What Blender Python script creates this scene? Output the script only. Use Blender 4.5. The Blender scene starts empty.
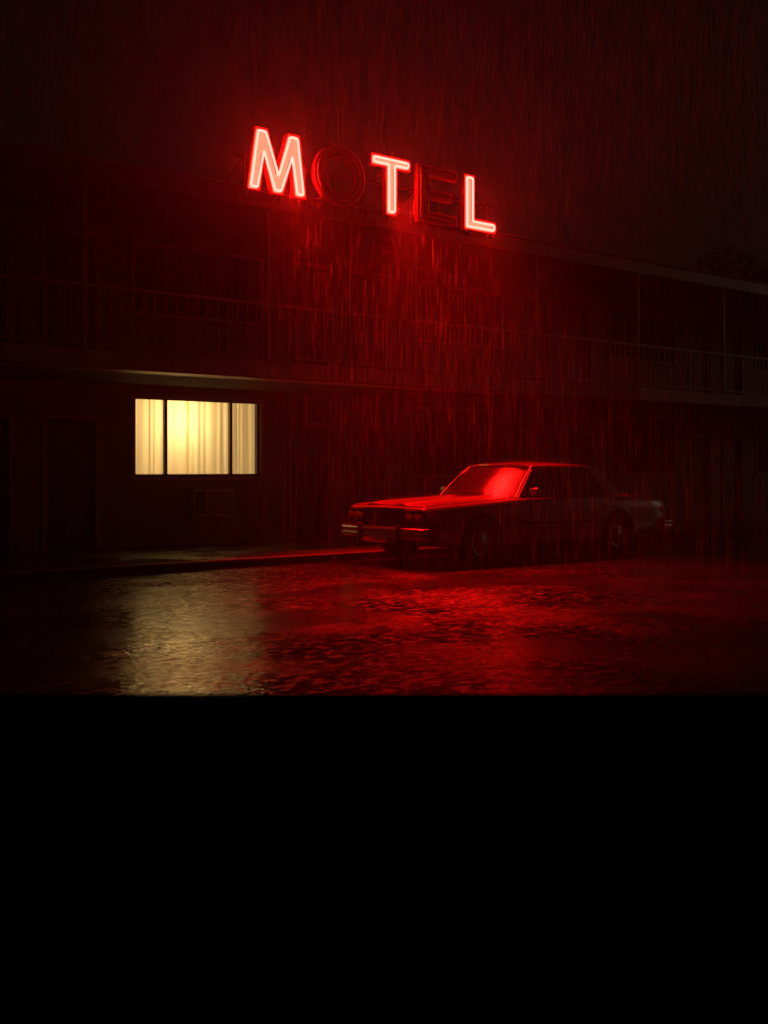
import bpy, bmesh, math, random
from mathutils import Vector, Matrix
random.seed(11)
PI = math.pi
C = bpy.context.scene
COL = C.collection

# ------------------------------------------------------------------ helpers
def lerp(a, b, t): return a + (b - a) * t
def interp(pts, x):
    if x <= pts[0][0]: return pts[0][1]
    for (x0, y0), (x1, y1) in zip(pts, pts[1:]):
        if x <= x1: return lerp(y0, y1, (x - x0) / (x1 - x0))
    return pts[-1][1]

def add_box(bm, x0, x1, y0, y1, z0, z1):
    v = [bm.verts.new((x, y, z)) for z in (z0, z1) for y in (y0, y1) for x in (x0, x1)]
    for f in ((0, 2, 3, 1), (4, 5, 7, 6), (0, 1, 5, 4), (2, 6, 7, 3), (0, 4, 6, 2), (1, 3, 7, 5)):
        bm.faces.new([v[i] for i in f])

def box_bm(*a):
    bm = bmesh.new(); add_box(bm, *a); return bm

def bevel_bm(bm, w, seg=2):
    bmesh.ops.bevel(bm, geom=list(bm.edges), offset=w, segments=seg, profile=.5, affect='EDGES')
    return bm

def add_tube(bm, pts, r, n=8, closed=False, cap=True):
    pts = [Vector(p) for p in pts]
    m = len(pts); rings = []
    for i, p in enumerate(pts):
        if closed:
            d = (pts[(i + 1) % m] - pts[i - 1])
        else:
            d = pts[min(i + 1, m - 1)] - pts[max(i - 1, 0)]
        d.normalize()
        up = Vector((0, 1, 0)) if abs(d.y) < .9 else Vector((0, 0, 1))
        a = d.cross(up).normalized(); b = a.cross(d).normalized()
        rr = r[i] if isinstance(r, (list, tuple)) else r
        rings.append([bm.verts.new(p + (a * math.cos(2 * PI * k / n) + b * math.sin(2 * PI * k / n)) * rr) for k in range(n)])
    for i in range(m if closed else m - 1):
        A, B = rings[i], rings[(i + 1) % m]
        for k in range(n):
            bm.faces.new((A[k], A[(k + 1) % n], B[(k + 1) % n], B[k]))
    if cap and not closed:
        bm.faces.new(rings[0]); bm.faces.new(rings[-1])

def add_lathe(bm, prof, cx, cy, cz, n=40, side=1):
    """revolve (radius, offset) about an axis along y through (cx, cy, cz)"""
    rings = []
    for r, o in prof:
        rings.append([bm.verts.new((cx + r * math.cos(2 * PI * k / n), cy + side * o, cz + r * math.sin(2 * PI * k / n))) for k in range(n)])
    for A, B in zip(rings, rings[1:]):
        for k in range(n):
            bm.faces.new((A[k], A[(k + 1) % n], B[(k + 1) % n], B[k]))
    return rings

def add_grid(bm, rows):
    vs = [[bm.verts.new(p) for p in row] for row in rows]
    for A, B in zip(vs, vs[1:]):
        for i in range(len(A) - 1):
            bm.faces.new((A[i], A[i + 1], B[i + 1], B[i]))
    return vs

def add_shell(bm, rows, off):
    """a grid given thickness: off is a vector"""
    off = Vector(off)
    a = add_grid(bm, rows)
    b = add_grid(bm, [[Vector(p) + off for p in row] for row in rows])
    def rim(l0, l1):
        for i in range(len(l0) - 1): bm.faces.new((l0[i], l0[i + 1], l1[i + 1], l1[i]))
    rim(a[0], b[0]); rim(a[-1], b[-1])
    rim([r[0] for r in a], [r[0] for r in b]); rim([r[-1] for r in a], [r[-1] for r in b])

def obj(name, bm, mat, parent=None, smooth=None):
    bmesh.ops.recalc_face_normals(bm, faces=bm.faces)
    me = bpy.data.meshes.new(name); bm.to_mesh(me); bm.free()
    for m in (mat if isinstance(mat, (list, tuple)) else [mat]): me.materials.append(m)
    if smooth is not None:
        for p in me.polygons: p.use_smooth = True
        me.set_sharp_from_angle(angle=math.radians(smooth))
    o = bpy.data.objects.new(name, me); COL.objects.link(o)
    if parent is not None:
        o.parent = parent
        r = parent
        while r.parent is not None: r = r.parent
        if r.get('world_children') and parent == r:
            o.matrix_parent_inverse = Matrix.Translation(r.location).inverted()
    return o

def thing(name, label, cat, loc=(0, 0, 0), rotz=0, group=None, world_children=False):
    o = bpy.data.objects.new(name, None); COL.objects.link(o)
    o.location = loc; o.rotation_euler = (0, 0, rotz); o.empty_display_size = .2
    o['label'] = label; o['category'] = cat
    if group: o['group'] = group
    if world_children: o['world_children'] = 1
    return o

def tag(o, label, cat, group=None):
    o['label'] = label; o['category'] = cat
    if group: o['group'] = group
    return o

def struct(name, bm, m, smooth=None):
    o = obj(name, bm, m, None, smooth); o['kind'] = 'structure'; return o

# ------------------------------------------------------------------ materials
def mat(name, color=(.5, .5, .5), rough=.5, metal=0, spec=.5, coat=0, bump=None, emit=None, estr=0, var=None, trans=0, alpha=1, bscale=None):
    m = bpy.data.materials.new(name); m.use_nodes = True
    nt = m.node_tree; b = nt.nodes['Principled BSDF']
    b.inputs['Base Color'].default_value = (*color, 1); b.inputs['Roughness'].default_value = rough
    b.inputs['Metallic'].default_value = metal; b.inputs['Specular IOR Level'].default_value = spec
    b.inputs['Coat Weight'].default_value = coat; b.inputs['Coat Roughness'].default_value = .06
    b.inputs['Transmission Weight'].default_value = trans; b.inputs['Alpha'].default_value = alpha
    if emit:
        b.inputs['Emission Color'].default_value = (*emit, 1); b.inputs['Emission Strength'].default_value = estr
    tc = nt.nodes.new('ShaderNodeTexCoord')
    if var:
        sc, amt = var
        n = nt.nodes.new('ShaderNodeTexNoise'); n.inputs['Scale'].default_value = sc; n.inputs['Detail'].default_value = 6
        nt.links.new(tc.outputs['Object'], n.inputs['Vector'])
        cr = nt.nodes.new('ShaderNodeValToRGB')
        cr.color_ramp.elements[0].position = .3; cr.color_ramp.elements[1].position = .7
        cr.color_ramp.elements[0].color = (*[c * (1 - amt) for c in color], 1)
        cr.color_ramp.elements[1].color = (*[min(1, c * (1 + amt)) for c in color], 1)
        nt.links.new(n.outputs['Fac'], cr.inputs['Fac']); nt.links.new(cr.outputs['Color'], b.inputs['Base Color'])
    if bump:
        sc, st, dist = bump
        n2 = nt.nodes.new('ShaderNodeTexNoise'); n2.inputs['Scale'].default_value = sc; n2.inputs['Detail'].default_value = 3
        if bscale:
            mp = nt.nodes.new('ShaderNodeMapping'); mp.inputs['Scale'].default_value = bscale
            nt.links.new(tc.outputs['Object'], mp.inputs[0]); nt.links.new(mp.outputs[0], n2.inputs['Vector'])
        else: nt.links.new(tc.outputs['Object'], n2.inputs['Vector'])
        bp = nt.nodes.new('ShaderNodeBump'); bp.inputs['Strength'].default_value = st; bp.inputs['Distance'].default_value = dist
        nt.links.new(n2.outputs['Fac'], bp.inputs['Height']); nt.links.new(bp.outputs['Normal'], b.inputs['Normal'])
    return m

def siding(name, color):
    """vertical boards with a groove every 0.2 m, weathered, wet"""
    m = mat(name, color, .45, var=(1.7, .35)); nt = m.node_tree; b = nt.nodes['Principled BSDF']
    tc = nt.nodes.new('ShaderNodeTexCoord'); sx = nt.nodes.new('ShaderNodeSeparateXYZ'); nt.links.new(tc.outputs['Object'], sx.inputs[0])
    d = nt.nodes.new('ShaderNodeMath'); d.operation = 'DIVIDE'; d.inputs[1].default_value = .2; nt.links.new(sx.outputs['X'], d.inputs[0])
    fr = nt.nodes.new('ShaderNodeMath'); fr.operation = 'FRACT'; nt.links.new(d.outputs[0], fr.inputs[0])
    gt = nt.nodes.new('ShaderNodeMath'); gt.operation = 'GREATER_THAN'; gt.inputs[1].default_value = .09; nt.links.new(fr.outputs[0], gt.inputs[0])
    mp = nt.nodes.new('ShaderNodeMapping'); mp.inputs['Scale'].default_value = (22, 22, .7); nt.links.new(tc.outputs['Object'], mp.inputs[0])
    n = nt.nodes.new('ShaderNodeTexNoise'); n.inputs['Scale'].default_value = 1; n.inputs['Detail'].default_value = 5; nt.links.new(mp.outputs[0], n.inputs['Vector'])
    ad = nt.nodes.new('ShaderNodeMath'); ad.operation = 'MULTIPLY_ADD'; ad.inputs[1].default_value = .35
    nt.links.new(n.outputs['Fac'], ad.inputs[0]); nt.links.new(gt.outputs[0], ad.inputs[2])
    bp = nt.nodes.new('ShaderNodeBump'); bp.inputs['Strength'].default_value = .7; bp.inputs['Distance'].default_value = .012
    nt.links.new(ad.outputs[0], bp.inputs['Height']); nt.links.new(bp.outputs['Normal'], b.inputs['Normal'])
    return m

def wet_ground(name, color, bumps, rough_lo, rough_hi, joints=None, scale_puddle=.55, spec=.5, coat=0, pools=False):
    m = bpy.data.materials.new(name); m.use_nodes = True
    nt = m.node_tree; b = nt.nodes['Principled BSDF']; L = nt.links.new
    tc = nt.nodes.new('ShaderNodeTexCoord')
    def noise(sc, det=4, rgh=.55, vec=None):
        n = nt.nodes.new('ShaderNodeTexNoise'); n.inputs['Scale'].default_value = sc; n.inputs['Detail'].default_value = det
        n.inputs['Roughness'].default_value = rgh; L(vec or tc.outputs['Object'], n.inputs['Vector']); return n.outputs['Fac']
    def ramp(f, a, b_):
        r = nt.nodes.new('ShaderNodeMapRange'); r.inputs[1].default_value = a; r.inputs[2].default_value = b_
        r.interpolation_type = 'SMOOTHSTEP'; L(f, r.inputs[0]); return r.outputs[0]
    puddle = ramp(noise(scale_puddle, 5), .42, .62)          # 1 = film of water
    cmix = nt.nodes.new('ShaderNodeMix'); cmix.data_type = 'RGBA'
    cmix.inputs[6].default_value = (*color, 1); cmix.inputs[7].default_value = (*[c * .55 for c in color], 1)
    L(ramp(noise(2.3, 6), .35, .65), cmix.inputs[0]); L(cmix.outputs[2], b.inputs['Base Color'])
    rr = nt.nodes.new('ShaderNodeMapRange'); rr.inputs[3].default_value = rough_hi; rr.inputs[4].default_value = rough_lo
    L(puddle, rr.inputs[0]); L(rr.outputs[0], b.inputs['Roughness'])
    b.inputs['Specular IOR Level'].default_value = spec
    b.inputs['Coat Weight'].default_value = coat; b.inputs['Coat Roughness'].default_value = .055; b.inputs['Coat IOR'].default_value = 1.33
    prev = None
    for sc, st, dist in bumps:
        bp = nt.nodes.new('ShaderNodeBump'); bp.inputs['Strength'].default_value = st; bp.inputs['Distance'].default_value = dist
        L(noise(sc, 3), bp.inputs['Height'])
        if prev: L(prev, bp.inputs['Normal'])
        prev = bp.outputs['Normal']
    if joints:
        sx = nt.nodes.new('ShaderNodeSeparateXYZ'); L(tc.outputs['Object'], sx.inputs[0])
        d = nt.nodes.new('ShaderNodeMath'); d.operation = 'DIVIDE'; d.inputs[1].default_value = joints; L(sx.outputs['X'], d.inputs[0])
        fr = nt.nodes.new('ShaderNodeMath'); fr.operation = 'FRACT'; L(d.outputs[0], fr.inputs[0])
        gt = nt.nodes.new('ShaderNodeMath'); gt.operation = 'GREATER_THAN'; gt.inputs[1].default_value = .012; L(fr.outputs[0], gt.inputs[0])
        bp = nt.nodes.new('ShaderNodeBump'); bp.inputs['Strength'].default_value = .8; bp.inputs['Distance'].default_value = .01
        L(gt.outputs[0], bp.inputs['Height']); L(prev, bp.inputs['Normal']); prev = bp.outputs['Normal']
    L(prev, b.inputs['Normal']); L(prev, b.inputs['Coat Normal'])
    if pools:
        b.inputs['Coat Roughness'].default_value = .035
        cb = nt.nodes.new('ShaderNodeBump'); cb.inputs['Strength'].default_value = .5; cb.inputs['Distance'].default_value = .02
        L(noise(11, 4, .6), cb.inputs['Height']); L(cb.outputs['Normal'], b.inputs['Coat Normal'])
        L(ramp(noise(13, 5, .65), .40, .54), b.inputs['Coat Weight'])
        w = nt.nodes.new('ShaderNodeBsdfPrincipled'); w.inputs['Base Color'].default_value = (.012, .012, .012, 1)
        w.inputs['Roughness'].default_value = .045; w.inputs['IOR'].default_value = 1.33
        bp = nt.nodes.new('ShaderNodeBump'); bp.inputs['Strength'].default_value = .36; bp.inputs['Distance'].default_value = .02
        L(noise(14, 2), bp.inputs['Height']); L(bp.outputs['Normal'], w.inputs['Normal'])
        mp = nt.nodes.new('ShaderNodeMapping'); mp.inputs['Scale'].default_value = (.8, 1.15, 1); L(tc.outputs['Object'], mp.inputs[0])
        fine = ramp(noise(9, 6, .66, mp.outputs[0]), .43, .51); big = ramp(noise(.8, 4), .30, .62)
        mu = nt.nodes.new('ShaderNodeMath'); mu.operation = 'MULTIPLY'; L(fine, mu.inputs[0]); L(big, mu.inputs[1])
        ms = nt.nodes.new('ShaderNodeMixShader'); L(mu.outputs[0], ms.inputs[0]); L(b.outputs[0], ms.inputs[1]); L(w.outputs[0], ms.inputs[2])
        L(ms.outputs[0], nt.nodes['Material Output'].inputs['Surface'])
    return m

RED = 1.0
M = {}
M['road'] = wet_ground('wet_asphalt', (.022, .021, .021), [(13, .45, .015), (44, .8, .009), (130, .4, .003)], .24, .36, spec=.85, coat=1, pools=True)
M['ground'] = wet_ground('wet_ground', (.03, .03, .028), [(4, .4, .05), (30, .4, .01)], .2, .5)
M['walk'] = wet_ground('wet_concrete', (.075, .072, .066), [(3.5, .45, .035), (40, .35, .006)], .12, .35, joints=1.5)
M['kerb'] = mat('kerb_concrete', (.07, .067, .06), .75, spec=.15, bump=(35, .4, .01), var=(3, .3))
M['wall'] = siding('board_siding', (.20, .135, .10))
M['upper'] = siding('board_siding_upper', (.15, .11, .09))
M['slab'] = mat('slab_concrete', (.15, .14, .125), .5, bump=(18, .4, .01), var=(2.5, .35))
M['pale'] = mat('fascia_glint_paint', (.72, .72, .66), .5, bump=(12, .5, .01), var=(3.5, .5))  # paler colour stands in for a glint of light on the right-hand fascia
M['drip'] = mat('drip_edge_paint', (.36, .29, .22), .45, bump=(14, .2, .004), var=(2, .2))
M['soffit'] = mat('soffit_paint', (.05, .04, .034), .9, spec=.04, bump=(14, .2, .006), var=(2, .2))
M['fascia'] = mat('fascia_paint', (.085, .07, .062), .35, bump=(9, .4, .01), var=(3, .4))
M['gutter'] = mat('gutter_metal', (.12, .10, .09), .4)
M['roofing'] = mat('roof_felt', (.05, .048, .045), .6, bump=(20, .4, .01))
M['rail'] = mat('rail_iron', (.22, .18, .16), .32, spec=.6, bump=(60, .3, .003))
M['door'] = mat('door_paint', (.045, .035, .032), .4, bump=(8, .2, .004), var=(2, .25))
M['trim'] = mat('frame_wood', (.32, .23, .16), .4, bump=(30, .3, .004), var=(4, .3))
M['winframe'] = mat('window_metal', (.05, .038, .03), .35, spec=.6)
M['chrome'] = mat('chrome', (.22, .21, .20), .28, metal=1, bump=(40, .12, .003))
M['brass'] = mat('door_hardware', (.4, .33, .2), .3, metal=1)
M['acmetal'] = mat('unit_metal', (.45, .40, .32), .45, var=(5, .3))
M['acdark'] = mat('unit_grille', (.03, .03, .03), .5)
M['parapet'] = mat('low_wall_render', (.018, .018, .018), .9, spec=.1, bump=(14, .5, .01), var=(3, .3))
M['dark_curtain'] = mat('dark_curtain', (.055, .045, .035), .9, spec=.1)
M['room'] = mat('room_paint', (.85, .78, .58), .8)
M['bark'] = mat('bark', (.045, .035, .028), .9, bump=(12, .6, .03))
M['leaf'] = mat('leaf', (.035, .05, .025), .55, var=(1.3, .4))
M['can'] = mat('letter_can_paint', (.7, .07, .05), .35, bump=(25, .15, .003))
M['canface'] = mat('letter_face_paint', (.6, .06, .05), .3, bump=(18, .15, .003))
M['deadtube'] = mat('dead_tube_glass', (.34, .07, .06), .12, spec=.8, coat=.5)
M['steel'] = mat('sign_steel', (.09, .06, .055), .35, metal=.6, bump=(30, .3, .004))
M['face_lit'] = mat('lit_face', (.3, .05, .04), .5, emit=(1, .0122, .0068), estr=30)
M['tube_lit'] = mat('lit_tube', (.3, .05, .04), .5, emit=(1, .0105, .0078), estr=84)
M['paint'] = mat('car_paint', (.22, .12, .09), .24, metal=.25, coat=.7, bump=(70, .16, .003), var=(1.5, .12))
M['vinyl'] = mat('car_vinyl', (.10, .06, .045), .35, coat=.6, bump=(60, .25, .004))
M['black'] = mat('black_rubber', (.012, .012, .012), .75, spec=.3)
M['under'] = mat('underbody', (.008, .008, .008), .95, spec=.1)
M['glass'] = mat('car_glass', (.016, .015, .015),  .17, spec=.38, bump=(40, .6, .007))
M['lens'] = mat('headlamp_lens', (.13, .12, .11), .12, spec=.8, coat=1)
M['tail'] = mat('tail_lens', (.25, .012, .01), .15, coat=1)
M['plate'] = mat('plate_metal', (.34, .30, .24), .4)
M['seat'] = mat('seat_vinyl', (.06, .035, .03), .5)
M['hub'] = mat('hubcap_metal', (.16, .16, .16), .34, metal=1)

def glass_pane():
    m = bpy.data.materials.new('window_glass'); m.use_nodes = True; nt = m.node_tree; nt.nodes.clear()
    out = nt.nodes.new('ShaderNodeOutputMaterial'); mx = nt.nodes.new('ShaderNodeMixShader')
    t = nt.nodes.new('ShaderNodeBsdfTransparent'); g = nt.nodes.new('ShaderNodeBsdfGlossy'); g.inputs['Roughness'].default_value = .12
    t.inputs[0].default_value = (.93, .93, .92, 1)
    fr = nt.nodes.new('ShaderNodeFresnel'); fr.inputs[0].default_value = 1.06
    nt.links.new(fr.outputs[0], mx.inputs[0]); nt.links.new(t.outputs[0], mx.inputs[1]); nt.links.new(g.outputs[0], mx.inputs[2])
    nt.links.new(mx.outputs[0], out.inputs[0]); return m
M['pane'] = glass_pane()

def lit_curtain():
    m = bpy.data.materials.new('lit_curtain_cloth'); m.use_nodes = True; nt = m.node_tree; nt.nodes.clear()
    out = nt.nodes.new('ShaderNodeOutputMaterial'); a = nt.nodes.new('ShaderNodeAddShader')
    t = nt.nodes.new('ShaderNodeBsdfTranslucent'); d = nt.nodes.new('ShaderNodeBsdfDiffuse'); mx = nt.nodes.new('ShaderNodeMixShader')
    t.inputs[0].default_value = (.88, .73, .44, 1); d.inputs[0].default_value = (.66, .55, .36, 1); mx.inputs[0].default_value = .25
    e = nt.nodes.new('ShaderNodeEmission'); e.inputs[0].default_value = (1, .72, .33, 1); e.inputs[1].default_value = .22  # cloth given a glow of its own, on top of the room lamp
    nt.links.new(t.outputs[0], mx.inputs[1]); nt.links.new(d.outputs[0], mx.inputs[2])
    nt.links.new(mx.outputs[0], a.inputs[0]); nt.links.new(e.outputs[0], a.inputs[1]); nt.links.new(a.outputs[0], out.inputs[0]); return m
M['lit_curtain'] = lit_curtain()

def rain_mat():
    m = bpy.data.materials.new('rain_water'); m.use_nodes = True; nt = m.node_tree; nt.nodes.clear()
    out = nt.nodes.new('ShaderNodeOutputMaterial'); mx = nt.nodes.new('ShaderNodeMixShader'); mx2 = nt.nodes.new('ShaderNodeMixShader')
    t = nt.nodes.new('ShaderNodeBsdfTransparent'); tr = nt.nodes.new('ShaderNodeBsdfTranslucent'); d = nt.nodes.new('ShaderNodeBsdfDiffuse')
    tr.inputs[0].default_value = d.inputs[0].default_value = (.9, .9, .9, 1)
    mx2.inputs[0].default_value = .5; mx.inputs[0].default_value = .15
    nt.links.new(tr.outputs[0], mx2.inputs[1]); nt.links.new(d.outputs[0], mx2.inputs[2])
    nt.links.new(t.outputs[0], mx.inputs[1]); nt.links.new(mx2.outputs[0], mx.inputs[2]); nt.links.new(mx.outputs[0], out.inputs[0]); return m
M['rain'] = rain_mat()

# ------------------------------------------------------------------ layout (metres): x runs along the facade, y into the building
KERB, WALL, SLAB, ROOF_EDGE = 13.54, 16.76, 14.5, 14.3
X0, X1 = -5.6, 30.6
WALK_Z = .105

# ground, road, sidewalk
struct('ground', box_bm(-140, 140, -140, 140, -.6, -.03), M['ground'])
prof = [(-12, .0), (-4, .0), (2, .0), (5.5, .004), (7.45, .0), (7.72, .005), (7.86, .017), (7.98, .019), (8.2, .016), (9.2, .009), (11, .004), (13.1, -.006), (KERB + .02, -.01)]
bm = bmesh.new()
xs = [-70, -40, -20, -8] + [x * 1.0 for x in range(-4, 34)] + [40, 60, 90]
rows = []
for x in xs:
    rows.append([(x, y + (.05 * math.sin(x * .7) if 7 < y < 9 else 0), z * (1 + .25 * math.sin(x * 1.3) if 7 < y < 9 else 1)) for y, z in prof])
add_grid(bm, rows)
struct('road', bm, M['road'], 40)
bm = box_bm(-70, 90, KERB + .15, 24, -.2, WALK_Z)
struct('sidewalk', bm, M['walk'])
bm = bmesh.new()
for i in range(-30, 40):
    add_box(bm, i * 2.0 + .004, i * 2.0 + 1.996, KERB, KERB + .148, -.2, WALK_Z + .004)
bevel_bm(bm, .015, 2)
struct('kerb', bm, M['kerb'])

# ------------------------------------------------------------------ motel building
bld = thing('motel_building', 'long two storey motel with a railed balcony and one lit curtained window', 'building', ((X0 + X1) / 2, WALL, 0), world_children=True)
PER = 5.96
doors, wins = [], []
for k in range(-2, 4):
    b0 = 6.82 + PER * k
    doors += [(b0, b0 + .86), (b0 + 4.57, b0 + 5.43)]
    wins.append((b0 + 1.52, b0 + 3.93))

def wall_mesh(z0, z1, dz, wz0, wz1):
    bm = bmesh.new()
    ops = sorted([(a, b, z0 - 1, z0 + dz) for a, b in doors] + [(a, b, wz0, wz1) for a, b in wins])
    x = X0
    for a, b, lo, hi in ops:
        add_box(bm, x, a, WALL, WALL + .18, z0, z1)
        add_box(bm, a, b, WALL, WALL + .18, hi, z1)
        if lo > z0: add_box(bm, a, b, WALL, WALL + .18, z0, lo)
        x = b
    add_box(bm, x, X1, WALL, WALL + .18, z0, z1)
    bmesh.ops.remove_doubles(bm, verts=bm.verts, dist=.0005)
    return bm
ZG, ZU = WALK_Z, 3.0
obj('ground_floor_wall', wall_mesh(ZG, 2.75, 2.06, 1.25, 2.555), M['wall'], bld)
obj('upper_floor_wall', wall_mesh(ZU, 5.35, 2.03, 3.95, 5.05), M['upper'], bld)
bm = bmesh.new()
add_box(bm, X0, X0 + .2, WALL + .18, 23, ZG, 5.35); add_box(bm, X1 - .2, X1, WALL + .18, 23, ZG, 5.35)
add_box(bm, X0, X1, 23, 23.2, ZG, 5.35); add_box(bm, X0 + .2, X1 - .2, WALL + .9, WALL + 1.0, 3.0, 5.35)
add_box(bm, X0 + .2, 7.0, WALL + .9, WALL + 1.0, ZG, 2.75); add_box(bm, 12.3, X1 - .2, WALL + .9, WALL + 1.0, ZG, 2.75)
obj('side_wall', bm, M['wall'], bld)

# balcony slab with an upturned drip edge
bm = bmesh.new()
sec = [(WALL - .002, 2.752), (14.705, 2.752), (14.70, 2.776), (SLAB, 2.777), (SLAB, 3.0), (SLAB + .01, 3.012), (WALL - .002, 3.012)]
rows = [[(x, y, z) for y, z in sec] for x in [X0 + i * (X1 - X0) / 24 for i in range(25)]]
g = add_grid(bm, [r + [r[0]] for r in rows])
bmesh.ops.remove_doubles(bm, verts=bm.verts, dist=.0005)
bm.faces.new([v for v in bm.verts if abs(v.co.x - X0) < 1e-4][::1]) if False else None
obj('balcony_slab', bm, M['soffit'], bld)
bm = bmesh.new()
sec = [(14.695, 2.750), (SLAB, 2.772), (SLAB, 2.776), (14.695, 2.776)]
A = [bm.verts.new((X0, y, z)) for y, z in sec]; B = [bm.verts.new((X1, y, z)) for y, z in sec]
for k in range(4): bm.faces.new((A[k], A[(k + 1) % 4], B[(k + 1) % 4], B[k]))
obj('drip_edge', bm, M['drip'], bld)
bm = bmesh.new()
for xa, xb in ((X0, .4), (.4, 6.4), (6.4, 12.4), (12.4, 18.45)):
    add_box(bm, xa + .004, xb - .004, SLAB - .024, SLAB - .003, 2.79, 3.03)
obj('slab_fascia', bm, M['slab'], bld)
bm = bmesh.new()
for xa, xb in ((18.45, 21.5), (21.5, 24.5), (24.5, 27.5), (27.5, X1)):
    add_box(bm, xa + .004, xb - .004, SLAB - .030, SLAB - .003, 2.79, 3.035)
o = obj('slab_fascia', bm, M['pale'], bld); o['label'] = 'edge of the walkway painted pale to show a glint of light'
# roof
obj('roof', box_bm(X0 - .3, X1 + .3, ROOF_EDGE + .03, 23.5, 5.36, 5.56), M['roofing'], bld)
bm = bmesh.new()
for i in range(8):
    xa = X0 - .3 + i * (X1 - X0 + .6) / 8
    add_box(bm, xa + .003, xa + (X1 - X0 + .6) / 8 - .003, ROOF_EDGE - .005, ROOF_EDGE + .027, 5.33, 5.59)
obj('roof_fascia', bm, M['fascia'], bld)
bm = bmesh.new()
add_tube(bm, [(X0 - .3, ROOF_EDGE - .03, 5.585), (X1 + .3, ROOF_EDGE - .03, 5.585)], .022, 8)
obj('roof_edge_trim', bm, M['gutter'], bld, 60)

# railing: one part per bay, posts between bays
post_x = [X0 + .1 + i * (X1 - X0 - .2) / 12 for i in range(13)]
for i in range(12):
    a, b = post_x[i] + .03, post_x[i + 1] - .03
    bm = bmesh.new()
    add_box(bm, a, b, SLAB + .06, SLAB + .11, 3.905, 3.945)
    add_box(bm, a, b, SLAB + .07, SLAB + .10, 3.10, 3.13)
    n = int((b - a) / .176)
    for j in range(1, n + 1):
        x = a + (b - a) * j / (n + 1) + random.uniform(-.004, .004)
        add_box(bm, x - .012, x + .012, SLAB + .077, SLAB + .093, 3.13, 3.905)
    obj('railing', bm, M['rail'], bld)
for x in post_x:
    obj('post', box_bm(x - .028, x + .028, SLAB + .055, SLAB + .115, 3.012, 5.36), M['rail'], bld)

# doors
def door(a, b, z):
    bm = bmesh.new()
    add_box(bm, a + .035, b - .035, WALL + .09, WALL + .135, z + .012, z + 2.0)
    for (u0, u1, v0, v1) in ((.16, .84, .12, .42), (.16, .84, .50, .90)):
        w = b - a
        add_box(bm, a + w * u0, a + w * u1, WALL + .080, WALL + .0895, z + 2.0 * v0, z + 2.0 * v1)
    d = obj('door', bm, M['door'], bld)
    bm = bmesh.new()
    add_box(bm, a - .05, a + .03, WALL - .02, WALL + .12, z, z + 2.06); add_box(bm, b - .03, b + .05, WALL - .02, WALL + .12, z, z + 2.06)
    add_box(bm, a - .05, b + .05, WALL - .024, WALL + .12, z + 2.062, z + 2.13)
    obj('door_frame', bm, M['trim'], d)
    bm = bmesh.new(); add_lathe(bm, [(.001, -.06), (.022, -.055), (.03, -.035), (.022, -.012), (.012, -.01), (.012, .0), (.03, .002), (.03, .006)], b - .11, WALL + .083, z + .98, 16)
    obj('handle', bm, M['brass'], d, 40)
for a, b in doors:
    door(a, b, ZG); door(a, b, ZU + .012)

# windows
def curtain_rows(a, b, y, z0, z1, amp, step=.012, seed=0, flare=0):
    rnd = random.Random(seed)
    ph = [rnd.uniform(0, 6.28) for _ in range(5)]
    n = int((b - a) / step); cols = []
    for i in range(n + 1):
        x = a + (b - a) * i / n; row = []
        for j in range(7):
            t = j / 6; z = lerp(z0, z1, t)
            ww = 1; xx = x - a + .035 * math.sin((x - a) * 7 + ph[3]) + .02 * math.sin((x - a) * 17 + ph[2])
            f = math.sin(xx * 46 + ph[0] + .25 * math.sin(t * 2 + ph[2])) * .6 + math.sin(xx * 21 + ph[1] + .5 * t) * .6
            row.append((x + flare * t * 0, y + amp * f * lerp(1.15, .85, t), z))
        cols.append(row)
    return cols

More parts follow.
